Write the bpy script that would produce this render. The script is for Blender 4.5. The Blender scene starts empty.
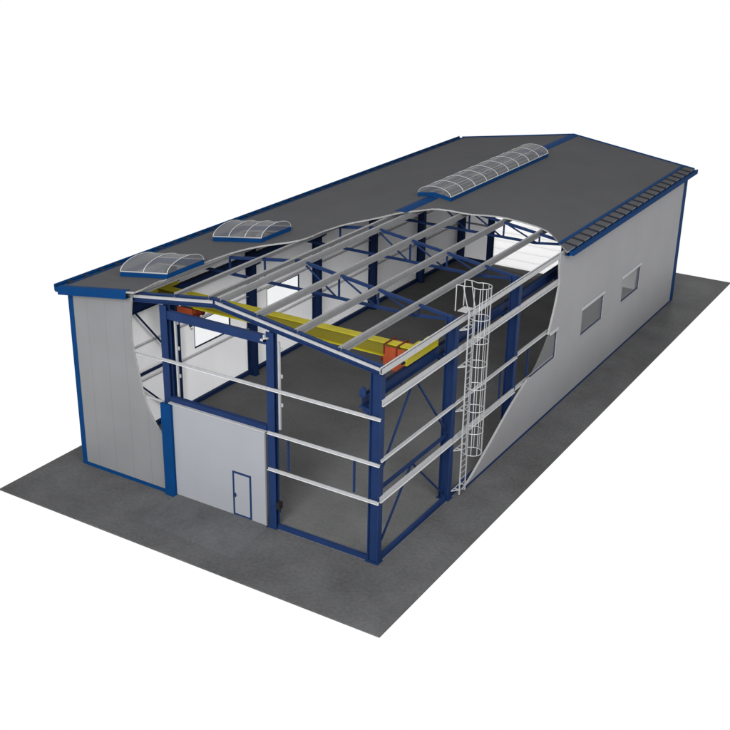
import bpy, bmesh, math, random
from mathutils import Vector, Matrix
from mathutils.geometry import tessellate_polygon
random.seed(7)
SC = bpy.context.scene
COL = SC.collection
W, L = 15.2, 36.0
RIDGE, PITCH = 9.40, 0.145            # top of roof at ridge, fall per metre


def roof_z(x):
    return RIDGE - PITCH * abs(x - W / 2)


def chord_z(x):
    return 9.19 - 0.14 * abs(x - W / 2)


# ------------------------------------------------------------------ materials
def mat(name, col, rough=0.5, metal=0.0, var=0.06, scale=1.5, detail=4.0, bump=0.0, bscale=30.0, spec=0.5):
    m = bpy.data.materials.new(name)
    m.use_nodes = True
    nt = m.node_tree
    b = nt.nodes['Principled BSDF']
    b.inputs['Roughness'].default_value = rough
    b.inputs['Metallic'].default_value = metal
    b.inputs['Specular IOR Level'].default_value = spec
    tc = nt.nodes.new('ShaderNodeTexCoord')
    n = nt.nodes.new('ShaderNodeTexNoise')
    n.inputs['Scale'].default_value = scale
    n.inputs['Detail'].default_value = detail
    r = nt.nodes.new('ShaderNodeValToRGB')
    r.color_ramp.elements[0].position = 0.3
    r.color_ramp.elements[1].position = 0.7
    r.color_ramp.elements[0].color = [c * (1 - var) for c in col] + [1]
    r.color_ramp.elements[1].color = [min(1, c * (1 + var)) for c in col] + [1]
    nt.links.new(tc.outputs['Object'], n.inputs['Vector'])
    nt.links.new(n.outputs['Fac'], r.inputs['Fac'])
    nt.links.new(r.outputs['Color'], b.inputs['Base Color'])
    if bump:
        n2 = nt.nodes.new('ShaderNodeTexNoise')
        n2.inputs['Scale'].default_value = bscale
        bp = nt.nodes.new('ShaderNodeBump')
        bp.inputs['Strength'].default_value = bump
        bp.inputs['Distance'].default_value = 0.02
        nt.links.new(tc.outputs['Object'], n2.inputs['Vector'])
        nt.links.new(n2.outputs['Fac'], bp.inputs['Height'])
        nt.links.new(bp.outputs['Normal'], b.inputs['Normal'])
    return m


def seam_mat(name, col, axis, pitch, rough, var=0.05, depth=0.16, width=0.03, spec=0.4):
    """sheet with narrow joints every pitch metres along an object axis"""
    m = mat(name, col, rough, 0, var, 0.5, 3, spec=spec)
    nt = m.node_tree
    b = nt.nodes['Principled BSDF']
    src = b.inputs['Base Color'].links[0].from_socket
    tc = [n for n in nt.nodes if n.type == 'TEX_COORD'][0]
    sx = nt.nodes.new('ShaderNodeSeparateXYZ')
    nt.links.new(tc.outputs['Object'], sx.inputs[0])
    d = nt.nodes.new('ShaderNodeMath'); d.operation = 'DIVIDE'; d.inputs[1].default_value = pitch
    nt.links.new(sx.outputs[axis], d.inputs[0])
    f = nt.nodes.new('ShaderNodeMath'); f.operation = 'FRACT'
    nt.links.new(d.outputs[0], f.inputs[0])
    c = nt.nodes.new('ShaderNodeMath'); c.operation = 'LESS_THAN'; c.inputs[1].default_value = width / pitch
    nt.links.new(f.outputs[0], c.inputs[0])
    k = nt.nodes.new('ShaderNodeMath'); k.operation = 'MULTIPLY'; k.inputs[1].default_value = depth
    nt.links.new(c.outputs[0], k.inputs[0])
    mx = nt.nodes.new('ShaderNodeMix'); mx.data_type = 'RGBA'
    nt.links.new(k.outputs[0], mx.inputs[0])
    nt.links.new(src, mx.inputs[6])
    mx.inputs[7].default_value = (col[0] * .25, col[1] * .25, col[2] * .25, 1)
    nt.links.new(mx.outputs[2], b.inputs['Base Color'])
    return m


def glass_mat(name, tint, clear, rough=0.05, body=.10):
    m = bpy.data.materials.new(name)
    m.use_nodes = True
    nt = m.node_tree
    b = nt.nodes['Principled BSDF']
    b.inputs['Base Color'].default_value = (*[c * body for c in tint], 1)
    b.inputs['Specular IOR Level'].default_value = .25
    b.inputs['Roughness'].default_value = rough
    t = nt.nodes.new('ShaderNodeBsdfTransparent')
    t.inputs[0].default_value = (*tint, 1)
    mx = nt.nodes.new('ShaderNodeMixShader')
    n = nt.nodes.new('ShaderNodeTexNoise'); n.inputs['Scale'].default_value = 0.9
    r = nt.nodes.new('ShaderNodeMapRange')
    r.inputs['To Min'].default_value = clear - .05; r.inputs['To Max'].default_value = clear + .05
    nt.links.new(n.outputs['Fac'], r.inputs['Value'])
    nt.links.new(r.outputs[0], mx.inputs[0])
    nt.links.new(b.outputs[0], mx.inputs[1]); nt.links.new(t.outputs[0], mx.inputs[2])
    nt.links.new(mx.outputs[0], nt.nodes['Material Output'].inputs[0])
    return m


def concrete(name, a, c):
    m = mat(name, a, 0.9, 0, 0.0, 1, 2, bump=0.25, bscale=14, spec=0.1)
    nt = m.node_tree
    b = nt.nodes['Principled BSDF']
    tc = [n for n in nt.nodes if n.type == 'TEX_COORD'][0]
    n1 = nt.nodes.new('ShaderNodeTexNoise'); n1.inputs['Scale'].default_value = 0.32; n1.inputs['Detail'].default_value = 7; n1.inputs['Roughness'].default_value = .62
    n2 = nt.nodes.new('ShaderNodeTexNoise'); n2.inputs['Scale'].default_value = 7.0; n2.inputs['Detail'].default_value = 6
    for n in (n1, n2):
        nt.links.new(tc.outputs['Object'], n.inputs['Vector'])
    mx = nt.nodes.new('ShaderNodeMix'); mx.data_type = 'FLOAT'; mx.inputs[0].default_value = .35
    nt.links.new(n1.outputs['Fac'], mx.inputs[2]); nt.links.new(n2.outputs['Fac'], mx.inputs[3])
    r = nt.nodes.new('ShaderNodeValToRGB')
    r.color_ramp.elements[0].position = .34; r.color_ramp.elements[1].position = .66
    r.color_ramp.elements[0].color = (*a, 1); r.color_ramp.elements[1].color = (*c, 1)
    nt.links.new(mx.outputs[0], r.inputs['Fac'])
    nt.links.new(r.outputs['Color'], b.inputs['Base Color'])
    return m


NAVY = mat('navy_paint', (0.0048, 0.0130, 0.044), 0.55, 0, .10, spec=.07)
BLUE = mat('blue_flashing', (0.0006, 0.0180, 0.066), 0.7, 0, .07, spec=.04)
GALV = mat('galvanised_steel', (0.19, 0.192, 0.20), 0.40, 0.1, .07, 3)
PURL = mat('purlin_steel', (0.102, 0.103, 0.106), 0.45, 0.1, .07, 3)
LIT_LIP = mat('lit_lip_steel', (0.27, 0.272, 0.28), 0.4, 0.0, .05, 4)  # paler girt lip; sky light on the flange is put into the colour
RAILW = mat('inner_rail', (0.5, 0.5, 0.51), 0.45, 0.0, .05, 4)
LADM = mat('ladder_steel', (0.21, 0.212, 0.217), 0.4, 0.2, .05, 4)
ROOF = seam_mat('roof_sheet', (0.043, 0.0435, 0.0465), 1, 1.0, 0.9, .05, .10, .03, .06)
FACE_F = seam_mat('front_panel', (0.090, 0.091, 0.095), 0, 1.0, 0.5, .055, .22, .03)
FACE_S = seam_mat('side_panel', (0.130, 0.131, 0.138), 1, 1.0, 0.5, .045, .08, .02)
INNER = seam_mat('inner_panel', (0.82, 0.82, 0.83), 1, 1.0, 0.5, .02, .08, .02)
CORE = mat('panel_core', (0.15, 0.15, 0.15), 0.8, 0, .12, 9)
GATEM = mat('gate_panel', (0.132, 0.139, 0.151), 0.45, 0, .03, .6)
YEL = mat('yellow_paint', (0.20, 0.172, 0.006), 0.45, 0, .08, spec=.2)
YEL_SHADE = mat('yellow_web_shaded', (0.085, 0.072, 0.004), 0.45, 0, .08, spec=.2)  # darker copy of the crane yellow, web shade put into the colour
RED = mat('red_paint', (0.14, 0.024, 0.007), 0.5, 0, .10, 3, spec=.15)
REDD = mat('dark_red_paint', (0.055, 0.008, 0.005), 0.5, 0, .1, 3, spec=.1)
BLACK = mat('black_rubber', (0.006, 0.006, 0.007), 0.7, 0, .15, 4, spec=.1)
DARK = mat('dark_steel', (0.012, 0.013, 0.018), 0.9, 0.0, .15, 4, spec=.02)
PAVE = concrete('paving_concrete', (0.028, 0.0282, 0.0290), (0.0525, 0.0530, 0.0545))
FLOORM = concrete('floor_concrete', (0.050, 0.0502, 0.051), (0.074, 0.0744, 0.0755))
RAMPM = concrete('ramp_concrete', (0.031, 0.0325, 0.0345), (0.051, 0.053, 0.056))
DOMEG = glass_mat('rooflight_glazing', (0.78, 0.79, 0.83), 0.60, .2, .14)
WING = glass_mat('window_glass', (0.95, 0.96, 0.97), 0.78, .35, .20)  # grey body colour stands in for reflections on the right-hand panes
WINC = glass_mat('clear_glass', (0.98, 0.985, 0.99), 0.95, .35)
TRAN = bpy.data.materials.new('translucent_gate_panel')
TRAN.use_nodes = True
_nt = TRAN.node_tree
_d = _nt.nodes['Principled BSDF']; _d.inputs['Base Color'].default_value = (.9, .9, .9, 1); _d.inputs['Roughness'].default_value = .35
_t = _nt.nodes.new('ShaderNodeBsdfTranslucent'); _t.inputs[0].default_value = (.95, .95, .95, 1)
_x = _nt.nodes.new('ShaderNodeMixShader'); _x.inputs[0].default_value = .82
_nt.links.new(_d.outputs[0], _x.inputs[1]); _nt.links.new(_t.outputs[0], _x.inputs[2])
_nt.links.new(_x.outputs[0], _nt.nodes['Material Output'].inputs[0])


# ------------------------------------------------------------------ mesh builder
class MB:
    def __init__(self):
        self.v, self.f, self.mi = [], [], []

    def poly(self, pts, faces, m=0):
        o = len(self.v)
        self.v += [tuple(p) for p in pts]
        for f in faces:
            self.f.append([o + i for i in f]); self.mi.append(m)
        return self

    def box(self, a, b, m=0):
        (x0, y0, z0), (x1, y1, z1) = a, b
        x0, x1 = sorted((x0, x1)); y0, y1 = sorted((y0, y1)); z0, z1 = sorted((z0, z1))
        p = [(x0, y0, z0), (x1, y0, z0), (x1, y1, z0), (x0, y1, z0), (x0, y0, z1), (x1, y0, z1), (x1, y1, z1), (x0, y1, z1)]
        return self.poly(p, [(0, 3, 2, 1), (4, 5, 6, 7), (0, 1, 5, 4), (1, 2, 6, 5), (2, 3, 7, 6), (3, 0, 4, 7)], m)

    def sweep(self, prof, p0, p1, u, w, m=0):
        """extrude a closed 2-D profile (list of (a,b)) along p0->p1; a along u, b along w"""
        p0, p1, u, w = Vector(p0), Vector(p1), Vector(u).normalized(), Vector(w).normalized()
        n = len(prof)
        pts = [p0 + u * a + w * b for a, b in prof] + [p1 + u * a + w * b for a, b in prof]
        tri = tessellate_polygon([[Vector((a, b, 0)) for a, b in prof]])
        fs = [(i, (i + 1) % n, n + (i + 1) % n, n + i) for i in range(n)]
        fs += [tuple(t) for t in tri] + [tuple(n + i for i in t) for t in tri]
        return self.poly(pts, fs, m)

    def bar(self, p0, p1, r, m=0, n=8):
        p0, p1 = Vector(p0), Vector(p1)
        d = (p1 - p0).normalized()
        u = d.orthogonal().normalized(); w = d.cross(u)
        prof = [(r * math.cos(2 * math.pi * k / n), r * math.sin(2 * math.pi * k / n)) for k in range(n)]
        return self.sweep(prof, p0, p1, u, w, m)

    def sqbar(self, p0, p1, a, b, up=(0, 0, 1), m=0):
        """rectangular bar, a wide across, b deep along up"""
        d = (Vector(p1) - Vector(p0)).normalized()
        u = d.cross(Vector(up)).normalized(); w = u.cross(d)
        return self.sweep([(-a / 2, -b / 2), (a / 2, -b / 2), (a / 2, b / 2), (-a / 2, b / 2)], p0, p1, u, w, m)

    def tube(self, pts, r, m=0, n=7, closed=False):
        P = [Vector(p) for p in pts]
        o = len(self.v); k = len(P)
        prev = None
        for i, p in enumerate(P):
            a = P[(i - 1) % k] if (closed or i > 0) else p
            b = P[(i + 1) % k] if (closed or i < k - 1) else p
            d = (b - a).normalized()
            u = d.orthogonal().normalized() if prev is None else (prev - d * prev.dot(d)).normalized()
            prev = u; w = d.cross(u)
            for j in range(n):
                t = 2 * math.pi * j / n
                self.v.append(tuple(p + u * r * math.cos(t) + w * r * math.sin(t)))
        for i in range(k if closed else k - 1):
            i2 = (i + 1) % k
            for j in range(n):
                j2 = (j + 1) % n
                self.f.append([o + i * n + j, o + i * n + j2, o + i2 * n + j2, o + i2 * n + j]); self.mi.append(m)
        return self

    def slab(self, loops, fn, m_out=0, m_in=0, m_edge=0):
        """plate from 2-D loops (outer + holes); fn(a,b,side) gives the 3-D point, side 0 = outer face"""
        tri = tessellate_polygon([[Vector((a, b, 0)) for a, b in lp] for lp in loops])
        flat = [p for lp in loops for p in lp]
        n = len(flat)
        o = len(self.v)
        self.v += [tuple(fn(a, b, 0)) for a, b in flat] + [tuple(fn(a, b, 1)) for a, b in flat]
        for t in tri:
            self.f.append([o + i for i in t]); self.mi.append(m_out)
            self.f.append([o + n + i for i in reversed(t)]); self.mi.append(m_in)
        s = 0
        for lp in loops:
            k = len(lp)
            for i in range(k):
                a, b = s + i, s + (i + 1) % k
                self.f.append([o + a, o + b, o + n + b, o + n + a]); self.mi.append(m_edge)
            s += k
        return self

    def build(self, name, mats, parent=None, smooth=False):
        me = bpy.data.meshes.new(name)
        me.from_pydata(self.v, [], self.f)
        for m in (mats if isinstance(mats, (list, tuple)) else [mats]):
            me.materials.append(m)
        for p, i in zip(me.polygons, self.mi):
            p.material_index = i
            p.use_smooth = smooth
        bm = bmesh.new(); bm.from_mesh(me)
        bmesh.ops.recalc_face_normals(bm, faces=bm.faces)
        bm.to_mesh(me); bm.free()
        o = bpy.data.objects.new(name, me)
        COL.objects.link(o)
        if parent: o.parent = parent
        return o


def thing(name, label, cat, loc=(0, 0, 0), group=None):
    o = bpy.data.objects.new(name, None)
    COL.objects.link(o)
    o.location = loc
    o['label'] = label; o['category'] = cat
    if group: o['group'] = group
    return o


def structure(o):
    o['kind'] = 'structure'
    return o


def copy_part(o, dx=0, dy=0, dz=0, parent=None, flip=False):
    c = o.copy(); COL.objects.link(c)
    if parent: c.parent = parent
    c.location = (o.location.x + dx, o.location.y + dy, o.location.z + dz)
    for ch in list(o.children):
        k = ch.copy(); COL.objects.link(k); k.parent = c
    return c


# ------------------------------------------------------------------ ground
X0, X1, Y0, Y1 = -1.30, W + 2.21, -3.62, L + 5.41
structure(MB().box((X0, Y0, -.07), (X1, Y1, 0)).build('paved_ground', PAVE))
structure(MB().box((.13, .13, .0005), (W - .13, L - .13, .006)).build('floor', FLOORM))
rp = MB()
rp.poly([(5.45, -.06, .005), (10.05, -.06, .005), (10.30, -2.55, .005), (5.25, -2.3, .005),
         (5.45, -.06, .14), (9.95, -.06, .14), (10.06, -2.45, .012), (5.45, -2.25, .012)],
        [(0, 3, 2, 1), (4, 5, 6, 7), (0, 1, 5, 4), (1, 2, 6, 5), (2, 3, 7, 6), (3, 0, 4, 7)])
structure(rp.build('ramp', RAMPM))

# ------------------------------------------------------------------ the hall
hall = thing('industrial_hall', 'long grey clad steel hall with blue frame, cut open at its near corner', 'building')


# walls: outer face first
def wall(name, loops, fn, face):
    return MB().slab(loops, fn, 0, 1, 2).build(name, [face, INNER, CORE], hall)


def rough(pts, step=.35, amp=.03):
    """break a cut line into short uneven steps"""
    out = []
    for (a, b), (c, d) in zip(pts, pts[1:]):
        k = max(1, int(math.hypot(c - a, d - b) / step))
        for i in range(k):
            t = i / k
            j = amp if i else 0
            out.append((a + (c - a) * t + random.uniform(-j, j), b + (d - b) * t + random.uniform(-j, j)))
    return out + [pts[-1]]


def smooth_line(pts, sub=4):
    """Catmull-Rom through the measured cut points"""
    P = [pts[0]] + pts + [pts[-1]]
    out = []
    for i in range(1, len(P) - 2):
        for s in range(sub):
            t = s / sub
            q = []
            for k in (0, 1):
                p0, p1, p2, p3 = (P[i + d][k] for d in (-1, 0, 1, 2))
                q.append(.5 * (2 * p1 + (p2 - p0) * t + (2 * p0 - 5 * p1 + 4 * p2 - p3) * t * t + (3 * p1 - p0 - 3 * p2 + p3) * t ** 3))
            out.append(tuple(q))
    return out + [pts[-1]]


TH = .10
ROOFT = .075
cutF = smooth_line([(4.88, 2.45), (4.61, 2.79), (4.22, 3.33), (3.85, 4.19), (3.58, 5.42), (3.40, 6.4), (3.40, 7.5), (3.50, 8.3)])
fw = [(0, 0), (4.88, 0)] + cutF + [(3.52, roof_z(3.52) - ROOFT - .01), (0, roof_z(0) - ROOFT - .01)]
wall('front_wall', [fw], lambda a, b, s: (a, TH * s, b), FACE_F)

cutS1 = smooth_line([(16.10, roof_z(W) - .14), (16.12, 7.5), (16.27, 6.7), (16.02, 5.68), (15.42, 4.36)])
cutS2 = smooth_line([(13.28, 2.84), (11.66, 2.2), (9.53, 1.12), (7.9, .32), (7.05, 0)])
sw = cutS1 + [(16.5, 4.36), (16.5, 2.84)] + cutS2 + [(L, 0), (L, roof_z(W) - .14)]
WINS = [(19.72, 22.78), (25.65, 28.62)]


def whole(y0, y1, z0=2.88, z1=4.36):
    return [(y0, z0), (y1, z0), (y1, z1), (y0, z1)]


wall('side_wall', [sw] + [whole(a, b) for a, b in WINS], lambda a, b, s: (W - TH * s, a, b), FACE_S)
LWINS = [(7.72, 10.55), (13.64, 16.65)]
wall('side_wall', [[(TH + .002, 0), (L, 0), (L, roof_z(0) - .14), (TH + .002, roof_z(0) - .14)]] + [whole(a, b, 2.84, 4.20) for a, b in LWINS],
     lambda a, b, s: (TH * s, a, b), FACE_S)
e = TH + .003
rw = [(e, 0), (2.72, 0), (2.72, 4.2), (7.72, 4.2), (7.72, 0), (W - e, 0), (W - e, roof_z(W) - .14), (W / 2, RIDGE - .14), (e, roof_z(0) - .14)]
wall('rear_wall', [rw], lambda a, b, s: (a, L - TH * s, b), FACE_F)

# roof slopes, with cut line and rooflight openings
cutL = smooth_line([(3.98, -.30), (3.98, .4), (3.80, 1.9), (3.84, 5.3), (4.49, 7.16), (5.80, 8.4), (5.94, 10.3), (6.25, 11.6), (7.05, 12.85), (W / 2, 13.95)])
cutR = smooth_line([(W / 2, 13.95), (8.30, 15.75), (8.85, 16.45), (10.02, 17.0), (11.14, 17.95), (12.65, 18.26), (13.66, 18.10), (14.73, 17.05), (W + .22, 16.3)])
YA, YB = -.30, L + .30
DY0, DY1, DH = 17.75, 30.0, .95       # ridge rooflight


def jag(p):
    return [(a + random.uniform(-.02, .02), b + random.uniform(-.02, .02)) if 0 < i < len(p) - 1 else (a, b) for i, (a, b) in enumerate(p)]


notch_l = [(W / 2, DY0), (W / 2 - DH + .12, DY0), (W / 2 - DH + .12, DY1), (W / 2, DY1)]
notch_r = [(W / 2, DY1), (W / 2 + DH - .12, DY1), (W / 2 + DH - .12, DY0), (W / 2, DY0)]
SKY = [(1.47, 4.03, 1.60, 3.98), (1.50, 4.25, 7.70, 10.05)]      # small rooflights x0 x1 y0 y1
rl = [(-.22, YA)] + jag(cutL) + notch_l + [(W / 2, YB), (-.22, YB)]
holes = [[(a + .1, c + .1), (b - .1, c + .1), (b - .1, d - .1), (a + .1, d - .1)] for a, b, c, d in SKY]
fn = lambda a, b, s: (a, b, roof_z(a) - ROOFT * s)
MB().slab([rl] + holes, fn, 0, 1, 2).build('roof_slope', [ROOF, INNER, CORE], hall)
rr = jag(cutR) + [(W + .22, YB), (W / 2, YB)] + notch_r
MB().slab([rr], fn, 0, 1, 2).build('roof_slope', [ROOF, INNER, CORE], hall)

# ridge cap in two lengths
for a, b in ((14.35, DY0 - .12), (DY1 + .12, YB + .02)):
    m = MB()
    for s in (-1, 1):
        x0, x1 = W / 2, W / 2 + s * .30
        pts = [(x0, a, RIDGE + .035), (x1, a, roof_z(x1) + .025), (x1, b, roof_z(x1) + .025), (x0, b, RIDGE + .035),
               (x0, a, RIDGE + .005), (x1, a, roof_z(x1) + .005), (x1, b, roof_z(x1) + .005), (x0, b, RIDGE + .005)]
        m.poly(pts, [(0, 1, 2, 3), (4, 7, 6, 5), (0, 4, 5, 1), (1, 5, 6, 2), (2, 6, 7, 3)])
    m.build('ridge_cap', BLUE, hall)

# fascias (verge flashings): front remnant and rear pair
def fascia(xa, xb, y0, y1, up, down):
    m = MB()
    m.poly([(x, y, roof_z(x) + (up if t else -down)) for t in (0, 1) for y in (y0, y1) for x in (xa, xb)],
           [(0, 1, 3, 2), (4, 6, 7, 5), (0, 4, 5, 1), (2, 3, 7, 6), (0, 2, 6, 4), (1, 5, 7, 3)])
    return m


fm = fascia(-.24, 3.55, -.335, -.302, .035, .33)
fm.poly([(x, y, roof_z(x) + dz) for dz in (.008, .036) for y in (-.31, -.12) for x in (-.22, 3.6)],
        [(0, 1, 3, 2), (4, 6, 7, 5), (0, 4, 5, 1), (2, 3, 7, 6), (0, 2, 6, 4), (1, 5, 7, 3)])
fm.poly([(x, y, roof_z(x) + dz) for dz in (-.33, -.31) for y in (-.31, -.002) for x in (-.22, 3.5)],
        [(0, 1, 3, 2), (4, 6, 7, 5), (0, 4, 5, 1), (2, 3, 7, 6), (0, 2, 6, 4), (1, 5, 7, 3)])
fm.build('fascia', BLUE, hall)
for xa, xb in ((-.24, W / 2 - .001), (W / 2 + .001, W + .24)):
    fascia(xa, xb, L + .302, L + .335, .07, .30).build('fascia', BLUE, hall)

# gutters with roof strip and brackets
def gutter(side, ya, yb):
    s = 1 if side > 0 else -1
    xe = W + .22 if s > 0 else -.22
    z = roof_z(xe)
    m = MB()
    o = .015
    # box gutter: inner wall, bottom, outer wall with rolled lip
    m.box((xe + s * o, ya, z - .24), (xe + s * (o + .02), yb, z - .03))
    m.box((xe + s * (o + .02), ya, z - .24), (xe + s * (o + .20), yb, z - .215))
    m.box((xe + s * (o + .20), ya, z - (.24 if s > 0 else .20)), (xe + s * (o + .225), yb, z + (.0 if s > 0 else .08)))
    m.box((xe + s * (o + .165), ya, z - .005), (xe + s * (o + .20), yb, z + .02))
    m.box((xe + s * (o + .02), ya, z - .215), (xe + s * (o + .20), ya + .02, z - .02))
    m.box((xe + s * (o + .02), yb - .02, z - .215), (xe + s * (o + .20), yb, z - .02))
    m.box((xe + s * (o + .0), ya, z - .29), (xe - s * .21, yb, z - .26))      # soffit flashing under the eave
    g = m.build('gutter', BLUE, hall)
    x0 = W / 2 + s * (W / 2 - .52); x1 = W / 2 + s * (W / 2 - .36)
    if s < 0: x0, x1 = -.02, -.08
    st = MB().sweep([(0, .004), (x1 - x0, roof_z(x1) - roof_z(x0) + .004), (x1 - x0, roof_z(x1) - roof_z(x0) + .04), (0, .04)],
                    (x0, ya + .35, roof_z(x0)), (x0, yb, roof_z(x0)), (1, 0, 0), (0, 0, 1))
    st.build('eave_strip', BLUE, g)
    n = int((yb - ya - .6) / 1.0)
    for i in range(n + 1):
        y = ya + .75 + i * .95
        if y > yb - .1: break
        b = MB(); hw = .045 if s > 0 else .07
        xa, xb = x1 + s * .01, xe + s * .19
        b.poly([(xa, y - hw, roof_z(xa) + .004), (xb, y - hw, roof_z(xb) + .004), (xb, y + hw, roof_z(xb) + .004), (xa, y + hw, roof_z(xa) + .004),
                (xa, y - hw, roof_z(xa) + .055), (xb, y - hw, roof_z(xb) + .05), (xb, y + hw, roof_z(xb) + .05), (xa, y + hw, roof_z(xa) + .055)],
               [(0, 3, 2, 1), (4, 5, 6, 7), (0, 1, 5, 4), (1, 2, 6, 5), (2, 3, 7, 6), (3, 0, 4, 7)])
        b.build('gutter_bracket', DARK, g)


gutter(1, 16.55, L + .32)
gutter(-1, -.30, L + .32)

# corner and base flashings
def angle_trim(x, y, sx, sy, z1, leg=.26):
    m = MB()
    m.box((x - sx * .012, y - sy * .012, 0.002), (x + sx * .26, y - sy * .002, z1))
    m.box((x - sx * .012, y - sy * .002, 0.002), (x - sx * .002, y + sy * leg, z1))
    return m.build('corner_trim', BLUE, hall)


angle_trim(0, 0, 1, 1, roof_z(0) - .35)
angle_trim(W, L, -1, -1, roof_z(W) - .27, .62)
angle_trim(0, L, 1, -1, roof_z(0) - .33)
MB().box((.262, -.03, .002), (4.86, -.002, .16)).build('base_trim', BLUE, hall)
MB().box((W + .002, 7.1, .002), (W + .03, L - .63, .10)).build('base_trim', NAVY, hall)
MB().box((-.03, .262, .002), (-.002, L - .27, .13)).build('base_trim', NAVY, hall)

# windows: frame + pane, plus reveal flashing
def window(x, y0, y1, z0, z1, sx, head=True):
    """x = outer wall face, sx = outward direction"""
    m = MB()
    i = x - sx * .085; o = x - sx * .045
    m.box((i, y0 + .002, z0 + .002), (o, y0 + .07, z1 - .002)); m.box((i, y1 - .07, z0 + .002), (o, y1 - .002, z1 - .002))
    m.box((i, y0 + .07, z0 + .002), (o, y1 - .07, z0 + .06)); m.box((i, y0 + .07, z1 - .06), (o, y1 - .07, z1 - .002))
    f = m.build('window', NAVY, hall)
    if head:
        h = MB().box((x - sx * .02, y0 - .07, z1 - .09), (x + sx * .035, y1 + .07, z1 + .07), 0)
        h.build('head_flashing', FACE_T, f)
        h = MB().box((x - sx * .02, y0 - .04, z0 - .07), (x + sx * .03, y1 + .04, z0 + .015), 0)
        h.build('sill', FACE_S, f)
        for ya, yb in ((y1 + .002, y1 + .08), (y0 - .06, y0 - .002)):
            MB().box((x + sx * .002, ya, z0 + .015), (x + sx * .012, yb, z1 - .09)).build('side_flashing', FACE_S, f)
    p = MB().box((x - sx * .068, y0 + .05, z0 + .05), (x - sx * .062, y1 - .05, z1 - .05))
    p.build('pane', WING if head else WINC, f)
    return f


FACE_T = mat('pale_flashing', (0.20, 0.201, 0.206), 0.45, 0, .04, 2)
for a, b in WINS: window(W, a, b, 2.88, 4.36, 1)
for a, b in LWINS: window(0, a, b, 2.84, 4.20, -1, head=False)
# window caught by the cut
m = MB()
m.box((W - .085, 16.42, 2.90), (W - .045, 16.498, 4.30))
m.box((W - .085, 13.6, 2.842), (W - .045, 16.42, 2.90))
f = m.build('window', NAVY, hall)
MB().slab([[(13.62, 2.90), (16.42, 2.90), (16.42, 4.30), (15.42, 4.30), (15.0, 3.85), (14.3, 3.28)]],
          lambda a, b, s: (W - .062 - .006 * s, a, b)).build('pane', WING, f)
MB().box((W - .02, 15.6, 4.27), (W + .035, 16.57, 4.43)).build('head_flashing', FACE_T, f)
MB().box((W + .002, 16.502, 2.8), (W + .012, 16.57, 4.27)).build('side_flashing', FACE_S, f)

# ------------------------------------------------------------------ steel frame
def h_prof(d, b, tf, tw):
    """H section, d along a, b along b"""
    d, b, tw = d / 2, b / 2, tw / 2
    return [(-d, -b), (-d + tf, -b), (-d + tf, -tw), (d - tf, -tw), (d - tf, -b), (d, -b),
            (d, b), (d - tf, b), (d - tf, tw), (-d + tf, tw), (-d + tf, b), (-d, b)]


HP = h_prof(.46, .30, .035, .03)
FY = [.26, 6, 12, 18, 24, 30, L - .28]
XL, XR = .37, W - .36
RWX = (.95, 14.28)                     # runway beams
for side, x in ((-1, XL), (1, XR)):
    first = None
    for y in FY:
        zt = chord_z(x) - .02
        if first is None or y == 6:
            if y < 1 or y > L - 1: zt -= .36
            c = MB().sweep(HP, (0, 0, .03), (0, 0, zt), (1, 0, 0), (0, 1, 0)).build('column', NAVY, hall)
            c.location = (x, y, 0)
            b = MB().box((-.29, -.2, .007), (.29, .2, .03)); 
            for u in (-.26, .26):
                for w in (-.17, .17): b.bar((u * .98, w, .03), (u * .98, w, .07), .018, n=6)
            b.build('base_plate', NAVY, c)
            k = MB()
            s = -side
            k.sweep([(.235, 6.36), (.62, 6.36), (.62, 6.22), (.30, 6.02), (.235, 6.02)], (0, -.02, 0), (0, .02, 0), (s, 0, 0), (0, 0, 1))
            k.box((s * .236, -.13, 6.362), (s * .72, .13, 6.392))
            k.build('crane_bracket', NAVY, c)
            first = c; fy = y
        else:
            copy_part(first, 0, y - fy, 0)

# gable posts, front and rear
IP = h_prof(.26, .34, .03, .025)       # flange faces look along y
for x, y in ((5.02, .26), (10.20, .26), (2.55, L - .28), (7.88, L - .28)):
    zt = chord_z(x) - .43
    p = MB().sweep([(b, a) for a, b in IP], (0, 0, .03), (0, 0, zt), (1, 0, 0), (0, 1, 0)).build('gable_post', NAVY, hall)
    p.location = (x, y, 0)
    MB().box((-.24, -.2, .007), (.24, .2, .03)).build('base_plate', NAVY, p)

# gable rafters
RP = [(-.08, -.40), (.08, -.40), (.08, -.365), (.015, -.365), (.015, -.035), (.08, -.035), (.08, 0), (-.08, 0), (-.08, -.035), (-.015, -.035), (-.015, -.365), (-.08, -.365)]
for y in (.26, L - .28):
    for s in (-1, 1):
        xe = XL - .22 if s < 0 else XR + .24
        r = MB().sweep(RP, (W / 2 + s * .004, y, 9.20), (xe, y, 9.20 - .14 * abs(xe - W / 2)), (0, 1, 0), (0, 0, 1)).build('rafter', NAVY, hall)
        if y < 1:
            t = MB().sweep([(0, -.21), (-.02, -.21), (-.02, -.10), (0, -.10)], (W / 2 + s * .06, y - .082, 9.20 - .0084), (xe - s * .05, y - .082, 9.20 - .14 * abs(xe - s * .05 - W / 2)), (0, 1, 0), (0, 0, 1))
            t.sweep([(0, -.10), (-.06, -.10), (-.06, -.085), (0, -.085)], (W / 2 + s * .06, y - .082, 9.20 - .0084), (xe - s * .05, y - .082, 9.20 - .14 * abs(xe - s * .05 - W / 2)), (0, 1, 0), (0, 0, 1))
            t.build('cladding_rail', GALV, r)

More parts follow.
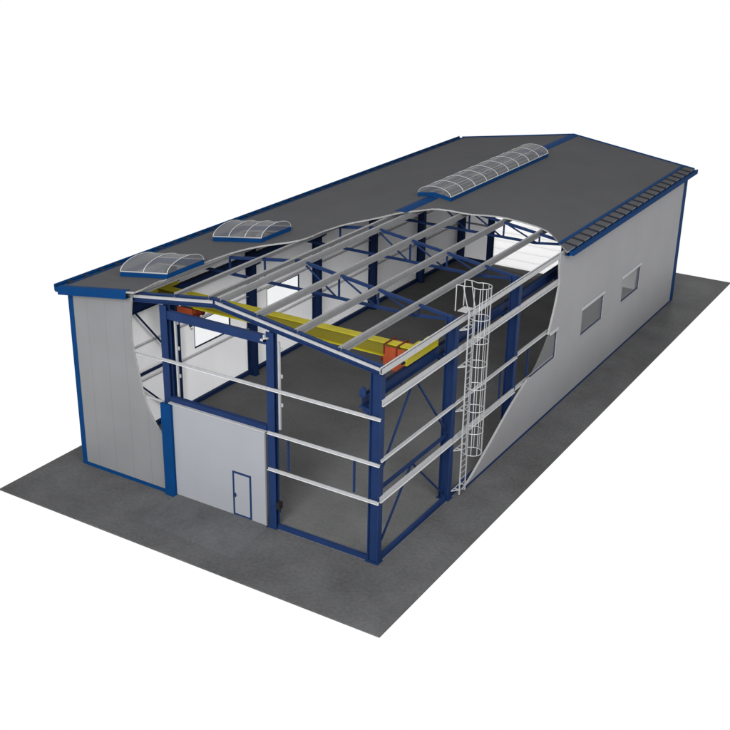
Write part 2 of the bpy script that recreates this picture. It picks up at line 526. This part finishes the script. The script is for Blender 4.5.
# lattice trusses
def truss(y):
    m = MB()
    zb = 7.86
    nodes = [W / 2 + k * 1.9 for k in (-3, -2, -1, 0, 1, 2, 3)]
    for s in (-1, 1):
        xe = XL if s < 0 else XR
        ze = chord_z(xe)
        m.sqbar((W / 2, 0, 9.13), (xe, 0, ze - .06), .12, .12, (0, 0, 1))
        xk = W / 2 + s * 5.55
        m.sqbar((W / 2, 0, zb), (xk, 0, zb), .11, .11, (0, 0, 1))
        m.sqbar((xk, 0, zb), (xe, 0, ze - .12), .105, .105, (0, 0, 1))
    t = m.build('truss', NAVY, hall)
    t.location = (0, y, 0)
    def web(name, a, b, w=.06):
        MB().sqbar(a, b, w, w, (0, 1, 0)).build(name, NAVY, t)
    for s in (-1, 1):
        n = lambda k: W / 2 + s * 1.9 * k
        for k in (1, 2, 3):
            web('strut', (n(k), 0, zb), (n(k), 0, chord_z(n(k)) - .06), .07)
        web('diagonal', (W / 2 + s * .08, 0, 9.09), (n(1) - s * .1, 0, zb))
        web('diagonal', (n(1) + s * .08, 0, chord_z(n(1)) - .08), (n(2) - s * .1, 0, zb))
        web('diagonal', (n(2) + s * .08, 0, chord_z(n(2)) - .08), (n(3) - s * .1, 0, zb))
    return t


t0 = truss(6.0)
for y in (12, 18, 24, 30): copy_part(t0, 0, y - 6, 0)

# purlins (Z sections running the length of the hall)
def zed(h, w, t=.02, lip=.05):
    return [(0, 0), (w, 0), (w, lip), (w - t, lip), (w - t, t), (t, t), (t, h), (-w + t, h), (-w + t, h - t - .01), (-w + t + .001, h - lip), (-w, h - lip), (-w, h - .0), (-w, h), (-w + .001, h + t), (0, h + t), (t + .001, h + t - .001), (t, h)][:3] + []


def purlin_prof(s, h=.23, w=.10, t=.018):
    # vertical web with a top flange towards the ridge and a lipped bottom flange towards the eave
    return [(s * a, b) for a, b in [(-w, h - .05), (-w + t, h - .05), (-w + t, h - t), (0, h - t), (0, 0), (w, 0), (w, .05), (w - t, .05), (w - t, t), (t, t), (t, h), (-w, h)]]


for s in (-1, 1):
    for d in (.27, 1.98, 3.8, 5.7):
        x = W / 2 + s * d
        MB().sweep(purlin_prof(s), (x, .20, roof_z(x) - ROOFT - .245), (x, L - .12, roof_z(x) - ROOFT - .245), (1, 0, 0), (0, 0, 1)).build('purlin', PURL, hall)
    # eave beam
    x = W / 2 + s * (W / 2 - .13)
    MB().sweep([(s * a, b) for a, b in [(-.02, 0), (.10, 0), (.10, .22), (.085, .22), (.085, .015), (-.005, .015), (-.005, .225), (.05, .225), (.05, .24), (-.02, .24)]],
               (x, .02, 7.92), (x, L - .12, 7.92), (1, 0, 0), (0, 0, 1)).build('eave_beam', GALV, hall)

# girts: Z rails outside the columns, one length per bay
GP = [(0, .20), (0, 0), (.11, 0), (.11, .045), (.095, .045), (.095, .015), (.015, .015), (.015, .185), (-.06, .185), (-.06, .20)]


def girt(p0, p1, out, h=1.0, mats=None):
    hh = .15 * h
    m = MB()
    m.sweep([(0, .016), (.012, .016), (.012, hh - .012), (-.05, hh - .012), (-.05, hh), (0, hh)][::1], p0, p1, out, (0, 0, 1), 0)
    m.sweep([(-.001, 0), (.07, 0), (.07, .032), (.058, .032), (.058, .013), (-.001, .013)], p0, p1, out, (0, 0, 1), 1)
    m.build('girt', mats or [GALV, LIT_LIP], hall)


BAY = [(.30, 5.98), (6.02, 11.98), (12.02, 17.98), (18.02, 23.98), (24.02, 29.98), (30.02, L - .3)]
for z, hz in ((2.68, 1.45), (4.38, .55), (6.62, 1.6)):
    for a, b in BAY:
        girt((W - .125 + .02, a - (.15 if a < 1 else 0), z), (W - .125 + .02, b, z), (1, 0, 0), hz) if b < 13 or z > 4.5 else girt((W - .19, a, z), (W - .19, b, z), (1, 0, 0), .8)
for z in (2.52, 4.28, 6.7):
    for a, b in BAY:
        girt((.112, a, z), (.112, b, z), (1, 0, 0), .7, [RAILW, LIT_LIP])
for x0, x1, z in ((10.05, W - .10, 6.06), (10.05, W - .10, 4.20), (10.05, W - .10, 2.62), (4.86, 10.03, 6.05), (.3, 4.84, 5.98), (.3, 4.84, 4.15), (.3, 4.84, 2.55)):
    girt((x0, .10 if x1 > 5 else .115, z), (x1, .10 if x1 > 5 else .115, z), (0, -1, 0) if x1 > 5 else (0, 1, 0), .62)
for x0, x1 in ((.5, 2.3), (8.1, W - .5)):
    for z in (2.6, 4.3, 6.6): girt((x0, L - .115, z), (x1, L - .115, z), (0, -1, 0), .8)

# horizontal struts and vee braces in the end bay, right and left
for x in (W - .36, .37):
    MB().sqbar((x, .40, 3.02), (x, 5.86, 3.02), .10, .12).build('tie_beam', NAVY, hall)
    for a, b in (((x, 2.92, 6.55), (x, .40, 3.42)), ((x, 3.08, 6.55), (x, 5.84, 3.22)), ((x, 2.92, 2.94), (x, .40, .30)), ((x, 3.08, 2.94), (x, 5.84, .28))):
        MB().sqbar(a, b, .07, .07, (1, 0, 0)).build('brace', NAVY, hall)

# window mullions in the open bays
for x in (10.98, 13.97):
    MB().box((x - .035, .12, 2.80), (x + .035, .19, 4.22)).build('mullion', NAVY, hall)
for y in (7.7, 10.6, 13.55):
    MB().box((W - .24, y - .035, 2.86), (W - .17, y + .035, 4.38)).build('mullion', NAVY, hall)

# base rails
for a, b in (((10.42, .16, .008), (W - .62, .30, .20)), ((.6, .16, .008), (4.78, .30, .20)), ((W - .30, .46, .008), (W - .16, 5.8, .22)), ((W - .30, 6.2, .008), (W - .16, 11.8, .22)),
             ((W - .30, 12.2, .008), (W - .16, 35.4, .22)), ((.11, .46, .008), (.26, 35.4, .22)), ((.6, L - .26, .008), (2.3, L - .13, .22)), ((8.2, L - .26, .008), (W - .6, L - .13, .22))):
    MB().box(a, b).build('base_rail', NAVY, hall)

# crane runway beams
for i, x in enumerate(RWX):
    r = MB().sweep(h_prof(.44, .24, .03, .03), (0, .10, 0), (0, L - .5, 0), (0, 0, 1), (1, 0, 0)).build('runway_beam', NAVY, hall)
    r.location = (x, 0, 6.615)
    MB().box((-.03, .35, .222), (.03, L - .7, .285)).build('rail', DARK, r)
    MB().sweep([(-.12, .222), (.12, .222), (.12, .42), (.05, .56), (-.05, .56), (-.12, .42)], (0, .14, 0), (0, .24, 0), (1, 0, 0), (0, 0, 1)).build('end_stop', NAVY, r)

# ------------------------------------------------------------------ front gate
g = MB().box((5.40, -.035, .09), (9.99, .055, 4.26)).build('gate', GATEM, hall)
MB().box((5.20, .09, 4.30), (10.0, .30, 4.50)).build('gate_header', NAVY, hall)
MB().box((5.20, -.06, 4.262), (10.02, .085, 4.305)).build('gate_rail', GALV, hall)
MB().box((4.86, -.16, .002), (5.395, -.03, 4.25)).build('gate_trim', BLUE, hall)
MB().sqbar((5.2, .26, 8.02), (10.02, .26, 8.02), .2, .34).build('gate_beam', NAVY, hall)
d = MB().box((8.46, -.047, .22), (9.22, -.036, 2.06)).build('passage_door', GATEM, hall)
m = MB()
m.box((8.38, -.058, .15), (8.46, -.036, 2.14)); m.box((9.22, -.058, .15), (9.30, -.036, 2.14))
m.box((8.46, -.058, 2.06), (9.22, -.036, 2.14)); m.box((8.46, -.058, .15), (9.22, -.036, .22))
m.build('door_frame', NAVY, d)
m = MB(); m.box((8.475, -.075, .98), (8.53, -.048, 1.16)); m.bar((8.50, -.075, 1.10), (8.50, -.12, 1.10), .015); m.bar((8.50, -.115, 1.10), (8.62, -.115, 1.10), .014)
m.build('handle', NAVY, d)
for x in (5.42, 10.45):
    m = MB()
    m.box((x - .04, .34, 4.35), (x + .04, .42, 8.0))
    tk = m.build('gate_track', GALV, hall)
    for z in (5.3, 6.5, 7.6):
        MB().box((x - .12, .43, z), (x + .10, .47, z + .14)).build('track_clip', GALV, tk)
m = MB()
m.box((9.85, .02, 8.02), (10.05, .11, 8.10)); m.box((9.98, .02, 8.02), (10.05, .11, 8.28)); m.box((10.05, .02, 8.14), (10.18, .11, 8.19))
m.build('beam_bracket', GALV, hall)

# rear gate, sections made translucent so they glow bright white
rg = MB()
for k in range(7):
    z = .06 + k * .59
    rg.box((2.75, L - .085, z), (7.69, L - .035, z + .575))
rg = rg.build('rear_gate', TRAN, hall)
rg['label'] = 'bright white sectional gate in the rear gable'
for x in (2.70, 7.74):
    MB().box((x - .06, L - .16, .01), (x + .06, L - .102, 4.3)).build('gate_jamb', NAVY, hall)

# ------------------------------------------------------------------ small black box on the gate post
bx = MB()
bx.box((10.385, .12, .92), (10.54, .36, 1.20)); bx.box((10.40, .10, 1.02), (10.52, .12, 1.12)); bx.bar((10.46, .3, .92), (10.46, .3, .70), .02)
o = bx.build('switch_box', BLACK)
o['label'] = 'small black switch box low on the front post beside the gate'; o['category'] = 'switch box'

# ------------------------------------------------------------------ rooflights
def rooflight(name, label, cx, cy, along, length, half, rise, slope_pts, nseg, group=None):
    """barrel vault; along = 'x' (down the slope) or 'y' (on the ridge)"""
    root = thing(name, label, 'rooflight', (cx, cy, roof_z(cx)), group)
    def P(u, v, h):                      # u along barrel, v across
        x, y = (cx + u, cy + v) if along == 'x' else (cx + v, cy + u)
        if along == 'x':
            return (u, v, roof_z(cx + u) - roof_z(cx) + h)
        return (v, u, -PITCH * abs(v) + h)
    H2 = length / 2
    c = MB()
    kerb = .20
    def strip(a, b, th=.05):
        # kerb wall from a to b (u,v) thickness inwards
        (ua, va), (ub, vb) = a, b
        n = 8
        for i in range(n):
            t0, t1 = i / n, (i + 1) / n
            p = [(ua + (ub - ua) * t, va + (vb - va) * t) for t in (t0, t1)]
            inn = [(u * (1 - th / H2) if abs(ua - ub) < 1e-6 else u, v * (1 - th / half) if abs(va - vb) < 1e-6 else v) for u, v in p]
            pts = [P(*p[0], .004), P(*p[1], .004), P(*p[1], kerb_h(p[1][1])), P(*p[0], kerb_h(p[0][1])), P(*inn[0], .004), P(*inn[1], .004), P(*inn[1], kerb_h(inn[1][1])), P(*inn[0], kerb_h(inn[0][1]))]
            c.poly(pts, [(0, 1, 2, 3), (4, 7, 6, 5), (3, 2, 6, 7), (0, 4, 5, 1)])
    def kerb_h(v):
        return kerb
    strip((-H2, -half), (H2, -half)); strip((H2, -half), (H2, half)); strip((H2, half), (-H2, half)); strip((-H2, half), (-H2, -half))
    c.build('kerb', BLUE, root)
    NA = 16
    def arc(u, r=0.0, base=kerb):
        pts = []
        for k in range(NA + 1):
            t = math.pi * k / NA
            v = -math.cos(t) * (half - .03 + r)
            h = math.sin(t) * (rise + r)
            b = base if along == 'x' else base - PITCH * (half) + PITCH * abs(v)
            pts.append(P(u, v, b + h))
        return pts
    gz = MB()
    for i in range(nseg):
        a, b = -H2 + length * i / nseg, -H2 + length * (i + 1) / nseg
        A, B = arc(a + .01), arc(b - .01)
        gz.poly(A + B, [(k, k + 1, NA + 2 + k, NA + 1 + k) for k in range(NA)])
    gz.build('glazing', DOMEG, root, True)
    for u in (-H2 + .01, H2 - .01):
        A = arc(u)
        base = [P(u, A_v, kerb if along == 'x' else kerb - PITCH * half + PITCH * abs(A_v)) for A_v in (-(half - .03), 0, half - .03)]
        e = MB(); e.poly(A, [tuple(range(NA + 1))]); e.build('end_panel', DOMEG, root)
    for i in range(nseg + 1):
        u = -H2 + length * i / nseg
        MB().tube(arc(u, .012), .019, n=6).build('rib', LADM, root, True)
    for v in (-(half - .02), half - .02):
        MB().tube([P(-H2, v, kerb + .02), P(H2, v, kerb + .02)], .03, n=6).build('edge_bar', LADM, root, True)
    if along == 'y':
        for k in (5, 11):
            MB().tube([arc(-H2, .012)[k], arc(H2, .012)[k]], .016, n=6).build('edge_bar', LADM, root, True)
    return root


G = 'small arched rooflights on the left roof slope'
a, b, c, d = SKY[0]
rooflight('rooflight', 'small arched rooflight nearest the front left eave corner', (a + b) / 2, (c + d) / 2, 'x', b - a, (d - c) / 2, .44, None, 2, G)
a, b, c, d = SKY[1]
rooflight('rooflight', 'small arched rooflight further back along the left eave, behind the front one', (a + b) / 2, (c + d) / 2, 'x', b - a, (d - c) / 2, .44, None, 3, G)
rooflight('rooflight', 'long arched ridge rooflight with many white ribs on the roof crest', W / 2, (DY0 + DY1) / 2, 'y', DY1 - DY0, DH, .42, None, 9)

# ------------------------------------------------------------------ bridge crane
CY = 4.40
crane = thing('bridge_crane', 'yellow bridge crane spanning the hall below the roof trusses', 'crane', (W / 2, CY, 6.9))
ZT = 7.22 - 6.9
m = MB()
m.box((-6.55, -.21, ZT - .05), (6.55, .21, ZT), 0)
m.box((-6.55, -.21, ZT - .60), (6.55, .21, ZT - .55), 0)
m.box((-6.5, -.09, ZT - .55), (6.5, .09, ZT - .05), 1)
m.build('girder', [YEL, YEL_SHADE], crane)
for s, x in ((-1, RWX[0] - W / 2), (1, RWX[1] - W / 2)):
    m = MB()
    m.box((x - .13, -1.25, .05), (x + .13, 1.25, .33)); m.box((x - .15, -1.27, .33), (x + .15, 1.27, .36))
    m.box((x - s * .13, -.45, .361), (x - s * .30, .45, .44))
    ec = m.build('end_carriage', YEL, crane)
    for y in (-1.0, 1.0):
        w = MB().bar((x - .05, y, .115), (x + .05, y, .115), .11, n=16); w.build('wheel', DARK, ec)
        MB().bar((x, y * 1.28, .19), (x, y * 1.40, .19), .07, n=12).build('buffer', BLACK, ec)
    m = MB(); m.box((x - s * .16, .60, .362), (x + s * .08, .95, .50)); m.bar((x - s * .04, .6, .43), (x - s * .04, .46, .43), .06, n=14)
    m.build('drive_motor', YEL, ec)


def hoist(label, x0, full=True):
    r = thing('hoist', label, 'hoist', (x0, CY, 6.56), 'red hoists on the crane girder')
    hx, top = (.58, .60) if full else (.42, .10)
    m = MB()
    m.box((-hx, -.42, -.34), (hx, -.36, top)); m.box((-hx, .36, -.34), (hx, .42, top))
    m.box((-hx, -.36, -.34), (hx, .36, -.26)); m.box((-hx + .02, -.355, -.18), (-hx + .06, .355, .02)); m.box((hx - .06, -.355, -.18), (hx - .02, .355, .02))
    m.build('body', RED, r)
    if full:
        for x in (-.54, .02, .54):
            s = MB(); s.box((x - .035, -.43, .665), (x + .035, .43, .70)); s.box((x - .035, -.445, .30), (x + .035, -.421, .70)); s.box((x - .035, .421, .30), (x + .035, .445, .70))
            s.build('strap', REDD, r)
    else:
        for y in (-.25, .25):
            MB().bar((-.3, y, .055), (.3, y, .055), .07, n=12).build('wheel', DARK, r)
    s = MB().bar((-.3, 0, -.46), (.42, 0, -.46), .15, n=18); s.build('drum', RED, r)
    e = -1 if full else 1
    s = MB().bar((e * (hx + .01), 0, -.10), (e * (hx + .30), 0, -.10), .13, n=14); s.box((e * (hx - .01), -.16, -.28), (e * (hx + .05), .16, .1)); s.build('motor', REDD, r)
    s = MB().bar((-.05, 0, -.60), (-.05, 0, -.80), .012); s.box((-.11, -.05, -.92), (.01, .05, -.80))
    s.tube([(-.05, 0, -.92), (-.05, 0, -1.0), (0, 0, -1.06), (.05, 0, -1.02), (.04, 0, -.96)], .016); s.build('hook', DARK, r)
    return r


hoist('large red hoist with straps over the crane girder near the open right side', 13.45)
hoist('small red hoist under the crane girder by the left wall, behind the front gable rafter', 2.80, False)

# ------------------------------------------------------------------ caged ladder
LX, LY = W + .13, 6.66
lad = thing('caged_ladder', 'pale grey caged access ladder on the open right side of the hall', 'ladder', (LX, LY, 0))
HWID = .26
for s in (-1, 1):
    MB().sqbar((0, s * HWID, .12), (0, s * HWID, 8.35), .028, .055, (1, 0, 0)).build('stile', LADM, lad)
for k in range(30):
    z = .30 + k * .27
    MB().bar((0, -HWID, z), (0, HWID, z), .014, n=6).build('rung', LADM, lad)
hoops = [2.15 + .99 * k for k in range(7)] + [9.40]
R = .40


def hp(t, z):
    return (.36 - R * math.cos(t), R * math.sin(t), z)


T0 = math.radians(42)
for i, z in enumerate(hoops):
    pts = [(0, HWID, z)] + [hp(math.pi + (math.pi - T0) * (1 - 2 * k / 20), z) for k in range(21)][::1] + [(0, -HWID, z)]
    pts = [(0, -HWID, z)] + [hp(-T0 - (2 * math.pi - 2 * T0) * k / 20, z) for k in range(21)] + [(0, HWID, z)]
    if i == len(hoops) - 1:
        pts = [(-.56, -HWID - .10, z), (-.2, -HWID - .12, z)] + pts[1:-1] + [(-.2, HWID + .12, z), (-.56, HWID + .10, z)]
    MB().tube(pts, .018, n=6).build('cage_hoop', LADM, lad, True)
for t in (72, 108, 144, 180, 216, 252, 288):
    p = hp(math.radians(-t), 0)
    MB().sqbar((p[0], p[1], hoops[0]), (p[0], p[1], hoops[-1]), .028, .014, (p[0] - .36, p[1], 0)).build('cage_bar', LADM, lad)
for s in (-1, 1):
    y = s * (HWID + .10)
    MB().tube([(-.56, y, 9.40), (-.57, y, 8.30)], .024, n=6).build('handrail_post', LADM, lad)
    MB().tube([(0, s * HWID, 8.35), (-.10, s * (HWID + .05), 8.65), (-.26, y, 9.38)], .021, n=6).build('handrail', LADM, lad)
MB().box((-.50, -.30, 8.28), (-.10, .30, 8.31)).build('step_plate', LADM, lad)
for z in (.35, 2.25, 4.05, 6.0, 7.6):
    m = MB()
    for s in (-1, 1):
        m.sqbar((0, s * HWID, z), (-.24, s * HWID, z), .03, .05)
    m.sqbar((-.24, -HWID - .28, z), (-.24, HWID + .1, z), .03, .05)
    m.sqbar((0, -HWID, z), (-.24, -HWID - .28, z), .025, .04)
    m.build('wall_bracket', LADM, lad)

# ------------------------------------------------------------------ camera
F, YAW, PIT, ROLL = 1124.008, math.radians(121.175), math.radians(-23.155), math.radians(.994)
dv = Vector((math.cos(PIT) * math.cos(YAW), math.cos(PIT) * math.sin(YAW), math.sin(PIT)))
rt = dv.cross(Vector((0, 0, 1))).normalized(); up = rt.cross(dv)
r2 = rt * math.cos(ROLL) + up * math.sin(ROLL); u2 = up * math.cos(ROLL) - rt * math.sin(ROLL)
cam = bpy.data.cameras.new('camera')
cam.sensor_width = 36; cam.lens = F / 730 * 36; cam.clip_start = .5; cam.clip_end = 500
co = bpy.data.objects.new('camera', cam); COL.objects.link(co)
M = Matrix((r2, u2, -dv)).transposed().to_4x4()
M.translation = Vector((33.324, -31.191, 23.731))
co.matrix_world = M
SC.camera = co

# ------------------------------------------------------------------ light
wd = bpy.data.worlds.new('World'); SC.world = wd; wd.use_nodes = True
bg = wd.node_tree.nodes['Background']
bg.inputs[0].default_value = (1, 1, 1, 1); bg.inputs[1].default_value = 1.0


def area(name, loc, target, size, power, col=(1, 1, 1)):
    l = bpy.data.lights.new(name, 'AREA'); l.shape = 'SQUARE'; l.size = size; l.energy = power; l.color = col
    o = bpy.data.objects.new(name, l); COL.objects.link(o)
    o.location = loc
    o.rotation_euler = (Vector(target) - Vector(loc)).to_track_quat('-Z', 'Y').to_euler()
    return o


area('softbox', (54, -16, 42), (7, 14, 2), 28, 36000)
area('front_softbox', (28, -56, 41), (6, 18, 2), 26, 80000)
area('rear_softbox', (0, 92, 5.6), (5.5, 36, 2.5), 10, 20000)  # added lamp behind the hall, brightens the gate and fills the rear floor
area('low_front_softbox', (22, -84, 15), (6, 30, 2), 20, 42000)

SC.render.engine = 'CYCLES'
SC.cycles.use_denoising = True
SC.cycles.max_bounces = 12
SC.cycles.diffuse_bounces = 8
SC.cycles.transparent_max_bounces = 16
SC.view_settings.view_transform = 'Standard'
SC.view_settings.look = 'None'
SC.view_settings.exposure = 0
SC.view_settings.gamma = 1
